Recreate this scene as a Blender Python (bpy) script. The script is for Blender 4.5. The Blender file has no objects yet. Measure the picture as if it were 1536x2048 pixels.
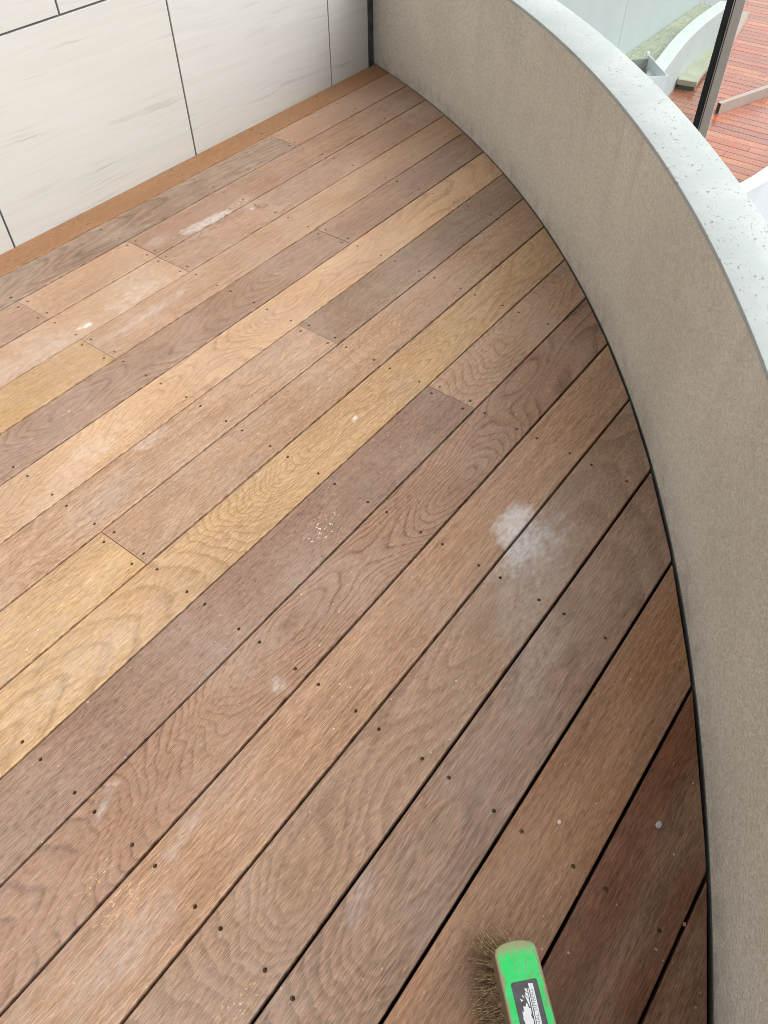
import bpy, bmesh, math, random
from mathutils import Vector, Matrix
random.seed(7)
R = math.radians
S = bpy.context.scene
COL = S.collection

# ------------------------------------------------------------------ camera
cam = bpy.data.cameras.new('camera'); camo = bpy.data.objects.new('camera', cam); COL.objects.link(camo)
camo.location = (0.0, -2.21515, 1.26325)
camo.rotation_euler = (0.70122, 0.0056468, -0.9244432)
cam.sensor_fit = 'VERTICAL'; cam.sensor_height = 36.0; cam.lens = 1518.9 / 2048 * 36.0
cam.clip_start = 0.02; cam.clip_end = 400
S.camera = camo
# ------------------------------------------------------------------ sky + sun
SUN_DIR = Vector((0.33, -0.57, 0.68)).normalized()          # towards the light
SUN_EL = math.asin(SUN_DIR.z); SUN_AZ = math.atan2(SUN_DIR.x, SUN_DIR.y)
W = bpy.data.worlds.new('World'); S.world = W; W.use_nodes = True
wt = W.node_tree; wt.nodes.clear()
sky = wt.nodes.new('ShaderNodeTexSky'); sky.sky_type = 'NISHITA'; sky.sun_disc = False
sky.sun_elevation = SUN_EL; sky.sun_rotation = SUN_AZ; sky.altitude = 20; sky.air_density = 1.0; sky.dust_density = 4.0; sky.ozone_density = 1.0
bg = wt.nodes.new('ShaderNodeBackground'); bg.inputs['Strength'].default_value = 0.15
wo = wt.nodes.new('ShaderNodeOutputWorld')
hs = wt.nodes.new('ShaderNodeHueSaturation'); hs.inputs['Saturation'].default_value = 0.12      # overcast: the same sky, greyer all over
wt.links.new(sky.outputs[0], hs.inputs['Color']); wt.links.new(hs.outputs[0], bg.inputs[0]); wt.links.new(bg.outputs[0], wo.inputs[0])
sl = bpy.data.lights.new('sun', 'SUN'); sl.energy = 0.95; sl.angle = R(80); sl.color = (1.0, 0.98, 0.94)
so = bpy.data.objects.new('sun', sl); COL.objects.link(so); so.location = SUN_DIR * 20
so.rotation_euler = (-SUN_DIR).to_track_quat('-Z', 'Y').to_euler()
S.view_settings.view_transform = 'Standard'; S.view_settings.look = 'None'
S.cycles.filter_width = 0.9; S.cycles.max_bounces = 6; S.cycles.diffuse_bounces = 3; S.cycles.glossy_bounces = 2; S.cycles.caustics_reflective = False; S.cycles.caustics_refractive = False
S.view_settings.exposure = 0.92; S.view_settings.gamma = 1.0; S.view_settings.use_curve_mapping = False

# ------------------------------------------------------------------ helpers
def lin(r, g, b):
    f = lambda c: (c / 255 / 12.92) if c / 255 <= 0.04045 else ((c / 255 + 0.055) / 1.055) ** 2.4
    return (f(r), f(g), f(b))
def tag(o, label=None, cat=None, group=None, kind=None):
    if label: o['label'] = label
    if cat: o['category'] = cat
    if group: o['group'] = group
    if kind: o['kind'] = kind
    return o
def empty(name, loc=(0, 0, 0), rz=0.0):
    o = bpy.data.objects.new(name, None); o.empty_display_size = 0.1
    COL.objects.link(o); o.location = loc; o.rotation_euler = (0, 0, rz); return o
def meshobj(name, verts, faces, mat, parent=None, loc=None, smooth=False):
    me = bpy.data.meshes.new(name); me.from_pydata([tuple(v) for v in verts], [], faces); me.update()
    if smooth:
        for p in me.polygons: p.use_smooth = True
    if mat: me.materials.append(mat)
    o = bpy.data.objects.new(name, me); COL.objects.link(o)
    if parent: o.parent = parent
    if loc is not None: o.location = loc
    return o
def bmobj(name, bm, mat, parent=None, loc=None, smooth=False):
    bmesh.ops.recalc_face_normals(bm, faces=bm.faces)
    me = bpy.data.meshes.new(name); bm.to_mesh(me); bm.free()
    if smooth:
        for p in me.polygons: p.use_smooth = True
    if mat: me.materials.append(mat)
    o = bpy.data.objects.new(name, me); COL.objects.link(o)
    if parent: o.parent = parent
    if loc is not None: o.location = loc
    return o
def box(bm, x0, x1, y0, y1, z0, z1, bev=0.0, seg=1):
    vs = [bm.verts.new(p) for p in [(x0,y0,z0),(x1,y0,z0),(x1,y1,z0),(x0,y1,z0),(x0,y0,z1),(x1,y0,z1),(x1,y1,z1),(x0,y1,z1)]]
    fs = [bm.faces.new([vs[i] for i in f]) for f in [(0,3,2,1),(4,5,6,7),(0,1,5,4),(1,2,6,5),(2,3,7,6),(3,0,4,7)]]
    if bev > 0:
        es = list({e for f in fs for e in f.edges})
        bmesh.ops.bevel(bm, geom=es, offset=bev, segments=seg, affect='EDGES', profile=0.5)

class NT:
    """thin wrapper for writing shader nodes"""
    def __init__(s, name):
        s.m = bpy.data.materials.new(name); s.m.use_nodes = True; s.t = s.m.node_tree; s.t.nodes.clear()
        s.out = s.t.nodes.new('ShaderNodeOutputMaterial')
    def n(s, typ, **kw):
        nd = s.t.nodes.new(typ)
        for k, v in kw.items(): setattr(nd, k, v)
        return nd
    def put(s, sock, v):
        if isinstance(v, bpy.types.NodeSocket): s.t.links.new(v, sock)
        elif v is not None:
            if isinstance(v, (tuple, list)) and len(v) == 3 and sock.type == 'RGBA': v = (*v, 1.0)
            sock.default_value = v
    def math(s, op, a, b=None, c=None, clamp=False):
        nd = s.n('ShaderNodeMath', operation=op, use_clamp=clamp)
        s.put(nd.inputs[0], a)
        if b is not None: s.put(nd.inputs[1], b)
        if c is not None: s.put(nd.inputs[2], c)
        return nd.outputs[0]
    def vmath(s, op, a, b=None):
        nd = s.n('ShaderNodeVectorMath', operation=op); s.put(nd.inputs[0], a)
        if b is not None: s.put(nd.inputs[1], b)
        return nd.outputs[0]
    def noise(s, vec, scale=1.0, detail=2.0, rough=0.5, dist=0.0, col=False):
        nd = s.n('ShaderNodeTexNoise'); s.put(nd.inputs['Vector'], vec); s.put(nd.inputs['Scale'], scale)
        nd.inputs['Detail'].default_value = detail; nd.inputs['Roughness'].default_value = rough; nd.inputs['Distortion'].default_value = dist
        return nd.outputs['Color' if col else 'Fac']
    def smooth(s, v, a, b, lo=0.0, hi=1.0):
        nd = s.n('ShaderNodeMapRange', interpolation_type='SMOOTHSTEP'); s.put(nd.inputs['Value'], v)
        for k, x in zip(('From Min', 'From Max', 'To Min', 'To Max'), (a, b, lo, hi)): s.put(nd.inputs[k], x)
        return nd.outputs[0]
    def mix(s, f, a, b, blend='MIX'):
        nd = s.n('ShaderNodeMix', data_type='RGBA', blend_type=blend); nd.clamp_factor = True
        s.put(nd.inputs['Factor'], f); s.put(nd.inputs['A'], a) if False else s.put(nd.inputs[6], a); s.put(nd.inputs[7], b)
        return nd.outputs[2]
    def sep(s, v):
        nd = s.n('ShaderNodeSeparateXYZ'); s.put(nd.inputs[0], v); return nd.outputs
    def comb(s, x, y, z):
        nd = s.n('ShaderNodeCombineXYZ'); s.put(nd.inputs[0], x); s.put(nd.inputs[1], y); s.put(nd.inputs[2], z); return nd.outputs[0]
    def objco(s): return s.n('ShaderNodeTexCoord').outputs['Object']
    def world(s): return s.n('ShaderNodeNewGeometry').outputs['Position']
    def bump(s, h, strength=0.3, dist=0.001):
        nd = s.n('ShaderNodeBump'); nd.inputs['Strength'].default_value = strength; nd.inputs['Distance'].default_value = dist
        s.put(nd.inputs['Height'], h); return nd.outputs[0]
    def principled(s, color, rough=0.5, normal=None, metallic=0.0, spec=0.5, **kw):
        b = s.n('ShaderNodeBsdfPrincipled'); s.put(b.inputs['Base Color'], color); s.put(b.inputs['Roughness'], rough)
        s.put(b.inputs['Metallic'], metallic); s.put(b.inputs['Specular IOR Level'], spec)
        if normal is not None: s.put(b.inputs['Normal'], normal)
        for k, v in kw.items(): s.put(b.inputs[k], v)
        s.t.links.new(b.outputs[0], s.out.inputs[0]); return s.m

# ------------------------------------------------------------------ plain materials
def m_plain(name, col, rough=0.6, metallic=0.0, var=0.12, scale=12.0, bump=0.0):
    k = NT(name); P = k.objco()
    n = k.noise(P, scale, 5, 0.6)
    c = k.mix(k.smooth(n, 0.3, 0.7), tuple(x * (1 - var) for x in col), tuple(min(1, x * (1 + var)) for x in col))
    nm = k.bump(k.noise(P, scale * 12, 3), bump, 0.001) if bump else None
    return k.principled(c, rough, nm, metallic)

def m_render():
    """sandy taupe textured paint on the inside of the parapet"""
    k = NT('taupe_render'); P = k.objco()
    big = k.noise(P, 3.0, 3, 0.55); mid = k.noise(P, 24.0, 4, 0.6)
    g1 = k.noise(P, 140.0, 2, 0.6, 1.2); g2 = k.noise(P, 430.0, 2, 0.5)
    c = k.mix(k.smooth(big, 0.36, 0.64), (0.67, 0.625, 0.535), (0.76, 0.715, 0.62))
    c = k.mix(k.smooth(mid, 0.55, 0.8, 0, 0.25), c, (0.48, 0.44, 0.375))
    c = k.mix(k.smooth(g1, 0.36, 0.62), k.mix(0.34, c, (0.38, 0.34, 0.28)), k.mix(0.30, c, (0.80, 0.76, 0.68)))
    # odd scuffs and drips
    st = k.noise(k.vmath('MULTIPLY', P, (9.0, 9.0, 1.6)), 1.0, 5, 0.65)
    c = k.mix(k.smooth(st, 0.66, 0.8, 0, 0.3), c, (0.36, 0.325, 0.275))
    zc = k.sep(P)[2]
    drip = k.noise(k.vmath('MULTIPLY', P, (16.0, 16.0, 0.9)), 1.0, 4, 0.6)
    c = k.mix(k.math('MULTIPLY', k.smooth(drip, 0.54, 0.74, 0, 0.22), k.smooth(zc, 0.05, 0.5)), c, (0.38, 0.345, 0.29))
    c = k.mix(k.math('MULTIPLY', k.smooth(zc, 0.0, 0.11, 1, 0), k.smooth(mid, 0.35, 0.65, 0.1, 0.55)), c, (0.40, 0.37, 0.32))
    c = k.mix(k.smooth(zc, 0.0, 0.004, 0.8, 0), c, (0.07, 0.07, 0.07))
    h = k.math('ADD', g1, k.math('MULTIPLY', g2, 0.35))
    return k.principled(c, 0.85, k.bump(h, 0.9, 0.005), spec=0.25)

def m_coping():
    k = NT('pitted_white_concrete'); P = k.world()
    big = k.noise(P, 7.0, 4, 0.6); mid = k.noise(P, 40, 4, 0.65); fine = k.noise(P, 420, 2)
    c = k.mix(k.smooth(big, 0.3, 0.7), (0.365, 0.40, 0.39), (0.43, 0.465, 0.45))
    c = k.mix(k.smooth(mid, 0.35, 0.75, 0, 0.35), c, (0.34, 0.37, 0.36))
    c = k.mix(k.smooth(fine, 0.3, 0.75, 0, 0.25), c, (0.32, 0.34, 0.335))
    def pits(scale, r, dens):
        wv = k.n('ShaderNodeVectorMath', operation='SCALE'); k.put(wv.inputs[0], k.noise(P, 130, 2, col=True)); wv.inputs[3].default_value = 0.006
        Q = k.vmath('MULTIPLY', k.vmath('ADD', P, wv.outputs[0]), (1.0, 1.5, 1.0))
        v = k.n('ShaderNodeTexVoronoi', feature='F1'); k.put(v.inputs['Vector'], Q); v.inputs['Scale'].default_value = scale
        rr = k.math('MULTIPLY', k.sep(v.outputs['Color'])[0], r)
        pick = k.math('GREATER_THAN', k.sep(v.outputs['Color'])[1], dens)
        cl = k.smooth(k.noise(P, 14, 2), 0.36, 0.55)
        return k.math('MULTIPLY', k.math('MULTIPLY', k.smooth(k.math('SUBTRACT', v.outputs['Distance'], rr), -0.05, 0.03, 1, 0), pick), cl)
    a = pits(75, 0.30, 0.42); b = pits(150, 0.32, 0.45)
    pit = k.math('MAXIMUM', a, b)
    c = k.mix(k.math('MULTIPLY', pit, 0.55), c, (0.20, 0.19, 0.18))
    h = k.math('SUBTRACT', k.math('MULTIPLY', fine, 0.15), pit)
    return k.principled(c, 0.7, k.bump(h, 0.8, 0.003), spec=0.35)

def m_tile(seed):
    k = NT('veined_limestone_tile'); P = k.vmath('ADD', k.objco(), (seed * 3.7, 0.0, seed * 1.9))
    wob = k.noise(k.vmath('MULTIPLY', P, (3.0, 1.0, 9.0)), 1.0, 3, 0.55)
    x, y, z = k.sep(P)
    zz = k.math('ADD', k.math('ADD', z, k.math('MULTIPLY', x, 0.03)), k.math('MULTIPLY', wob, 0.05))
    V = k.comb(k.math('MULTIPLY', x, 1.3), 0.0, k.math('MULTIPLY', zz, 42.0))
    v1 = k.noise(V, 1.0, 5, 0.62)
    V2 = k.comb(k.math('MULTIPLY', x, 2.6), 3.0, k.math('MULTIPLY', zz, 110.0))
    v2 = k.noise(V2, 1.0, 4, 0.6)
    reg = k.smooth(k.noise(k.comb(k.math('MULTIPLY', x, 2.5), 7.0, k.math('MULTIPLY', zz, 9.0)), 1.0, 3), 0.42, 0.68)
    c = k.mix(k.smooth(v1, 0.3, 0.7), (0.425, 0.42, 0.39), (0.465, 0.46, 0.435))
    c = k.mix(k.math('MULTIPLY', k.smooth(v1, 0.52, 0.68), k.math('MULTIPLY', reg, 0.7)), c, (0.31, 0.285, 0.26))
    c = k.mix(k.math('MULTIPLY', k.smooth(v2, 0.56, 0.70), k.math('MULTIPLY', reg, 0.75)), c, (0.26, 0.24, 0.22))
    c = k.mix(k.smooth(k.noise(P, 3.0, 3), 0.45, 0.75, 0, 0.25), c, (0.43, 0.415, 0.38))
    sp = k.noise(P, 130, 2, 0.5)
    c = k.mix(k.smooth(sp, 0.77, 0.80, 0, 0.5), c, (0.36, 0.33, 0.30))
    c = k.mix(k.smooth(k.noise(k.vmath('ADD', P, (5, 5, 5)), 110, 2, 0.5), 0.765, 0.80, 0, 0.6), c, (0.88, 0.88, 0.87))
    return k.principled(c, 0.48, k.bump(v1, 0.05, 0.001), spec=0.4)

DX = {}      # stain definitions, filled below
def m_wood(name, c1, c2, ring, seed, fig=0.5, F=40.0, yc=0.07, d0=0.02, slope=0.0, dv=0.10, ya=0.10, wv=0.9, streak=0.5,
           rough=0.52, stains_and_sheen=(), dust=0.14, spec=0.3, pore=0.5, coat=0.0, axis='x', eyes=(), line=1.0, gu=9.0, tan=0.5, bnd=0.34):
    """one board: growth rings cut by the face of the board, long streaks, pores, dust"""
    k = NT(name); P0 = k.objco()
    if axis == 'y':
        s0 = k.sep(P0); P0 = k.comb(s0[1], s0[0], s0[2])
    P = k.vmath('ADD', P0, (seed * 7.31, seed * 1.7, seed * 0.37))
    u0, v0, w0 = k.sep(P0)
    us = k.math('ADD', u0, seed * 7.31)
    wcol = k.sep(k.noise(k.vmath('MULTIPLY', P, (5.0, 13.0, 1.0)), 1.0, 2, 0.5, col=True))
    v = k.math('ADD', v0, k.math('MULTIPLY_ADD', wcol[0], 0.05, -0.025))
    u = k.math('ADD', u0, k.math('MULTIPLY_ADD', wcol[1], 0.12, -0.06))
    nz = k.sep(k.noise(k.comb(k.math('MULTIPLY', us, wv * 2.0), 0.5, seed), 1.0, 1, 0.5, col=True))
    dep = k.math('MULTIPLY_ADD', nz[0], dv * 2, d0 - dv)
    yy = k.math('SUBTRACT', v, k.math('MULTIPLY_ADD', nz[1], ya * 2, -yc - ya))
    r = k.math('SQRT', k.math('ADD', k.math('MULTIPLY', yy, yy), k.math('MULTIPLY', dep, dep)))
    brk = k.noise(k.vmath('MULTIPLY', P, (70.0, 170.0, 1.0)), 1.0, 2, 0.6)
    tt = k.math('ADD', k.math('MULTIPLY', r, F), k.math('MULTIPLY_ADD', brk, 0.24, k.math('MULTIPLY', u, gu)))
    for (ex, ey, sx, sy, A) in eyes:
        qa = k.math('MULTIPLY', k.math('SUBTRACT', u, ex), 0.68 / sx); qb = k.math('MULTIPLY', k.math('ADD', v, ey), 1.0 / sy)
        q = k.math('ADD', k.math('MULTIPLY', qa, qa), k.math('MULTIPLY', qb, qb))
        tt = k.math('ADD', tt, k.math('MULTIPLY', k.math('EXPONENT', k.math('MULTIPLY', q, -1.0)), A * 1.5))
    fr = k.math('FRACT', tt)
    band = k.math('MULTIPLY', k.smooth(fr, 0.10, 0.88), k.smooth(fr, 0.92, 1.0, 1.0, 0.0))
    edge = k.math('MULTIPLY', k.smooth(fr, 0.66, 0.84), k.smooth(fr, 0.86, 0.99, 1.0, 0.0))
    edge = k.math('MULTIPLY', edge, k.smooth(brk, 0.30, 0.52))
    big = k.sep(k.noise(k.vmath('MULTIPLY', P, (2.4, 7.0, 1.0)), 1.0, 3, 0.55, col=True))
    amp = k.smooth(big[1], 0.32, 0.54, 0.35, 1.0)
    figm = k.math('MULTIPLY', amp, fig)
    # the grain itself leans with the figure
    PW = k.vmath('ADD', P, k.comb(0.0, k.math('MULTIPLY', wcol[0], 0.016 * min(1.0, fig + 0.25)), 0.0))
    PF = k.vmath('ADD', P, k.comb(0.0, k.math('MULTIPLY', wcol[0], 0.008 * min(1.0, fig + 0.2)), 0.0))
    st1 = k.noise(k.vmath('MULTIPLY', PW, (1.5, 34.0, 1.0)), 1.0, 4, 0.66)
    st2 = k.noise(k.vmath('MULTIPLY', PF, (4.5, 150.0, 1.0)), 1.0, 4, 0.7)
    fine = k.noise(k.vmath('MULTIPLY', PF, (48.0, 760.0, 1.0)), 1.0, 2, 0.75)
    por = k.noise(k.vmath('MULTIPLY', PF, (70.0, 900.0, 1.0)), 1.0, 0, 0.5)
    mot = k.noise(k.vmath('MULTIPLY', P, (30.0, 62.0, 1.0)), 1.0, 4, 0.68)
    f = k.math('ADD', k.math('MULTIPLY', k.smooth(big[0], 0.3, 0.7), 0.62), k.math('MULTIPLY_ADD', k.smooth(st1, 0.30, 0.70), streak * 1.2, -streak * 0.25))
    f = k.math('ADD', f, k.math('MULTIPLY_ADD', mot, 0.60, -0.34))
    c = k.mix(f, c1, c2)
    c = k.mix(k.smooth(big[2], 0.40, 0.64, 0, tan), c, k.mix(k.smooth(wcol[2], 0.40, 0.60), lin(168, 136, 112), lin(146, 122, 106)))
    c = k.mix(k.math('MULTIPLY', k.smooth(st2, 0.40, 0.70), 0.50 * (0.35 + streak)), c, ring)
    c = k.mix(k.math('MULTIPLY', band, k.math('MULTIPLY', figm, bnd)), c, ring)
    c = k.mix(k.math('MULTIPLY', edge, k.math('MULTIPLY', figm, 0.46 * line)), c, tuple(x * 0.58 for x in ring))
    c = k.mix(k.smooth(fine, 0.45, 0.64, 0, 0.46), c, tuple(x * 0.72 for x in ring))
    c = k.mix(k.smooth(fine, 0.50, 0.32, 0, 0.36), c, tuple(min(1, x * 1.35 + 0.03) for x in c1))
    c = k.mix(k.math('MULTIPLY', k.smooth(por, 0.57, 0.67), pore * 0.8), c, tuple(x * 0.45 for x in ring))
    G = k.world()
    # dry building dust lying on the timber
    dn = k.sep(k.noise(G, 3.4, 4, 0.62, col=True))
    c = k.mix(k.math('MULTIPLY', k.smooth(dn[0], 0.36, 0.70), k.math('MULTIPLY', k.smooth(mot, 0.32, 0.68, 0.25, 1.0), dust * 1.9)), c, (0.47, 0.395, 0.335))
    spk = k.noise(G, 150.0, 0, 0.5)
    c = k.mix(k.math('MULTIPLY', k.smooth(spk, 0.815, 0.84), k.smooth(dn[1], 0.42, 0.66, 0.25, 0.8)), c, (0.62, 0.55, 0.48))
    rg = k.math('MULTIPLY_ADD', mot, 0.22, rough - 0.11)
    h = k.noise(k.vmath('MULTIPLY', P, (30.0, 400.0, 1.0)), 1.0, 1, 0.6)
    if stains_and_sheen:
        tex = k.noise(k.vmath('MULTIPLY', G, (55.0, 100.0, 1.0)), 1.0, 4, 0.68)
        wnc = k.sep(k.noise(k.vmath('MULTIPLY', G, (1.0, 1.6, 1.0)), 22.0, 4, 0.62, col=True))
        flk = k.noise(k.vmath('MULTIPLY', G, (1.0, 1.5, 1.0)), 115.0, 2, 0.6)
    for s in stains_and_sheen:
        # stain or painted sheen: centre, radii (along/across the board), angle, edge wobble, colour, strength, roughness, rim colour, flecks?
        cx, cy, rx, ry, ang, wob, col, stg, rgh, rim, nsc = s
        D = k.vmath('SUBTRACT', G, (cx, cy, 0))
        dx, dy, _ = k.sep(D)
        ca, sa = math.cos(ang), math.sin(ang)
        a = k.math('ADD', k.math('MULTIPLY', dx, ca / rx), k.math('MULTIPLY', dy, sa / rx))
        b = k.math('SUBTRACT', k.math('MULTIPLY', dy, ca / ry), k.math('MULTIPLY', dx, sa / ry))
        rr = k.math('SQRT', k.math('ADD', k.math('MULTIPLY', a, a), k.math('MULTIPLY', b, b)))
        rr = k.math('ADD', rr, k.math('MULTIPLY_ADD', wnc[0], wob * 2.4, -wob * 1.2))
        m = k.smooth(rr, 0.25 if rim is None else 0.72, 1.0, 1, 0)
        if nsc == 22:
            mm = k.math('MULTIPLY', m, k.math('MULTIPLY', k.smooth(tex, 0.30, 0.66, 0.40, 1.0), stg))
        elif nsc >= 50:
            mm = k.math('MULTIPLY', m, k.math('MULTIPLY', k.smooth(flk, 0.60, 0.66), stg))
        else:
            mm = k.math('MULTIPLY', m, k.math('MULTIPLY', k.smooth(tex, 0.32, 0.64, 0.10, 1.0), stg))
        c = k.mix(mm, c, col)
        if rim is not None:
            rm = k.math('MULTIPLY', k.smooth(rr, 0.97, 1.02), k.smooth(rr, 1.03, 1.12, 1, 0))
            c = k.mix(k.math('MULTIPLY', rm, k.smooth(wnc[1], 0.40, 0.62, 0, 0.85)), c, rim)
        if rgh is not None:
            mg = k.math('MULTIPLY', m, k.smooth(tex, 0.3, 0.55, 0.5, 1.0))
            nd = k.n('ShaderNodeMix', data_type='FLOAT'); k.put(nd.inputs[0], mg); k.put(nd.inputs[2], rg); k.put(nd.inputs[3], rgh); rg = nd.outputs[0]
    kw = {}
    if coat: kw = {'Coat Weight': coat, 'Coat Roughness': 0.16}
    return k.principled(c, rg, k.bump(h, 0.14, 0.0008), spec=spec, **kw)

M_RENDER = m_render(); M_COPING = m_coping()
M_GROUT = m_plain('dark_grout', (0.10, 0.10, 0.11), 0.8)
M_DARK = m_plain('black_painted_joist', (0.012, 0.011, 0.010), 0.9)
M_SEAL = m_plain('black_sealant', (0.045, 0.052, 0.062), 0.55, var=0.5, scale=25)
M_SCREW = m_plain('bronze_screw', (0.10, 0.065, 0.035), 0.42, 0.8, var=0.3, scale=300)
M_WHITE = m_plain('white_painted_render', (0.42, 0.445, 0.455), 0.7, var=0.03, scale=3)
M_BLUEW = m_plain('pale_blue_grey_render', (0.55, 0.59, 0.63), 0.7, var=0.04, scale=2, bump=0.08)
M_BRONZE = m_plain('bronze_aluminium', (0.52, 0.465, 0.405), 0.42, 0.05, var=0.06, scale=4)
M_CHAN = m_plain('taupe_aluminium', (0.36, 0.325, 0.285), 0.4, 0.1, var=0.08, scale=5)
M_BRONZE_D = m_plain('dark_bronze_slot', (0.05, 0.042, 0.036), 0.5, 0.2)
M_GASKET = m_plain('black_rubber_gasket', (0.022, 0.024, 0.026), 0.45, var=0.25, scale=10)

# ------------------------------------------------------------------ geometry constants (metres)
CX, CY, RAD, HP, WP = -1.2310, 1.5864, 4.3787, 0.5005, 0.1317      # parapet: circle centre, inner radius, height, thickness
G1, PITCH = 0.10654, 0.144
JOISTS = [-1.55, -1.15, -0.75, -0.35, 0.053, 0.4445, 0.8490, 1.2470, 1.6560, 2.0630, 2.4420]
def xend(y, rad): 
    d = rad * rad - (y - CY) ** 2
    return CX + math.sqrt(max(d, 0.0))

# ------------------------------------------------------------------ deck of this balcony
deck = tag(empty('deck', (0, 0, 0)), kind='structure')
for x in JOISTS:
    bm = bmesh.new(); box(bm, x - 0.0225, x + 0.0225, max(-2.74, -2.74), -0.02, -0.118, -0.028)
    bmobj('joist', bm, M_DARK, deck)
bm = bmesh.new(); box(bm, -2.2, 2.8, -2.74, 0.0, -0.20, -0.16); tag(bmobj('subfloor', bm, M_DARK), kind='structure')

def screw_mesh():
    bm = bmesh.new(); n = 10; r = 0.0034
    rings = []
    for (rr, zz) in [(r, -0.0030), (r * 0.82, -0.0022), (r * 0.45, -0.0024), (r * 0.40, -0.0052)]:
        rings.append([bm.verts.new((rr * math.cos(2 * math.pi * i / n), rr * math.sin(2 * math.pi * i / n), zz)) for i in range(n)])
    for a, b in zip(rings, rings[1:]):
        for i in range(n): bm.faces.new((a[i], a[(i + 1) % n], b[(i + 1) % n], b[i]))
    bm.faces.new(list(reversed(rings[-1])))
    bmesh.ops.recalc_face_normals(bm, faces=bm.faces)
    me = bpy.data.meshes.new('screw'); bm.to_mesh(me); bm.free(); me.materials.append(M_SCREW); return me
SCREW = screw_mesh()

def make_board(y_hi, width, x0, x1, mat, screws, thick=0.021, dz=0.0, x1curve=None):
    """board whose far edge is y_hi, running x0..x1; x1curve = radius of the scribed end; screws = list of (x, y offset) holes"""
    r = 0.0022; hs = 0.0075; hr = 0.0037
    # profile across: (offset, z)
    prof = [(0.0, -thick), (0.0, -r), (r * 0.29, -r * 0.29), (r, 0.0)]
    inner = []
    ys = sorted({round(s[1], 4) for s in screws})
    for yv in ys: inner += [yv - hs, yv + hs]
    prof2 = [(width - r, 0.0), (width - r * 0.29, -r * 0.29), (width, -r), (width, -thick)]
    P = prof + [(a, 0.0) for a in inner] + prof2
    xs_s = {}
    for sx, sy in screws: xs_s.setdefault(round(sx, 3), []).append(sy)
    X = [x0]
    for sx in sorted(xs_s): X += [sx - hs, sx + hs]
    lastfix = X[-1]
    if x1curve is None: X.append(x1)
    nx = len(X) + (1 if x1curve is not None else 0)
    verts = []; faces = []
    for i in range(nx):
        for (a, z) in P:
            y = y_hi - a
            if i < len(X): x = X[i]
            else: x = xend(y, x1curve)
            verts.append((x, -a, z))
    np_ = len(P); idx = lambda i, j: i * np_ + j
    hole_cells = {}
    for sx, syl in xs_s.items():
        i = X.index(sx - hs)
        for sy in syl:
            j = min(range(len(P)), key=lambda q: abs(P[q][0] - (round(sy, 4) - hs)) + abs(P[q][1]) * 100)
            hole_cells[(i, j)] = (sx, sy)
    pts = []
    for i in range(nx - 1):
        for j in range(np_ - 1):
            q = (idx(i, j), idx(i, j + 1), idx(i + 1, j + 1), idx(i + 1, j))
            if (i, j) in hole_cells:
                sx, sy = hole_cells[(i, j)]
                jx = random.uniform(-0.0022, 0.0022); jy = random.uniform(-0.0020, 0.0020)
                c = (sx + jx, -(sy + jy)); pts.append(c)
                base = len(verts); n = 12
                for zz, rr in ((0.0, hr), (-0.0035, hr * 0.93)):
                    for t in range(n):
                        an = 2 * math.pi * t / n + math.pi / 4
                        verts.append((c[0] + rr * math.cos(an), c[1] + rr * math.sin(an), zz))
                # outer corners in ccw order starting at +x,+y (angle 45 deg)
                cor = [idx(i + 1, j), idx(i, j), idx(i, j + 1), idx(i + 1, j + 1)]
                for s4 in range(4):
                    t0 = base + s4 * 3
                    a0, a1, a2, a3 = [base + ((s4 * 3 + q2) % n) for q2 in range(4)]
                    faces.append((cor[s4], cor[(s4 + 1) % 4], a3, a2, a1, a0))
                for t in range(n):
                    a, b = base + t, base + (t + 1) % n
                    faces.append((a, b, b + n, a + n))
            else: faces.append(q)
    for i, rev in ((0, False), (nx - 1, True)):
        f = [idx(i, j) for j in range(np_)]
        faces.append(f if rev else f[::-1])
    o = meshobj('board', verts, faces, mat, deck, (0, y_hi, dz))
    bm = bmesh.new(); bm.from_mesh(o.data); bmesh.ops.recalc_face_normals(bm, faces=bm.faces); bm.to_mesh(o.data); bm.free()
    o.rotation_euler = (0, 0, 0)
    for c in pts:
        s = bpy.data.objects.new('screw', SCREW); COL.objects.link(s); s.parent = o
        s.location = (c[0], c[1], random.uniform(-0.0012, 0.0003)); s.rotation_euler = (random.uniform(-.08, .08), random.uniform(-.08, .08), random.uniform(0, 3))
    return o

# palettes: light tone, dark tone, ring tone (albedo)
def pal(a, b, r, m=0.22):
    t = (160, 129, 106)
    q = lambda c, w: lin(*[x * (1 - w) + y * w for x, y in zip(c, t)])
    return (q(a, m), q(b, m), q(r, m * 0.5))
ORANGE = pal((146, 106, 72), (134, 95, 63), (108, 74, 47), 0.03)
GREYBR = pal((148, 122, 101), (120, 97, 79), (82, 65, 52))
REDBR = pal((160, 125, 101), (140, 107, 85), (106, 78, 61))
PALE = pal((182, 149, 120), (164, 130, 102), (128, 97, 73))
TAN = pal((184, 150, 120), (160, 126, 97), (118, 89, 66))
GOLD = pal((198, 164, 119), (181, 146, 101), (142, 107, 68))
MAUVE = pal((156, 124, 103), (132, 102, 84), (92, 70, 57))
PURPLE = pal((146, 116, 99), (122, 95, 80), (84, 62, 51))
ROSE = pal((160, 124, 99), (138, 103, 81), (96, 66, 50))
PEACH = pal((209, 173, 134), (190, 152, 114), (150, 114, 82))
BROWN = pal((160, 128, 106), (136, 106, 86), (98, 75, 60))
GINGER = pal((181, 142, 110), (158, 120, 90), (118, 85, 61))
GOLDD = pal((182, 149, 106), (164, 130, 86), (126, 94, 56), 0.08)
SIENNA = pal((172, 128, 93), (150, 108, 75), (112, 76, 49), 0.06)
BROWNL = pal((170, 138, 113), (146, 115, 92), (104, 80, 62))
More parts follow.
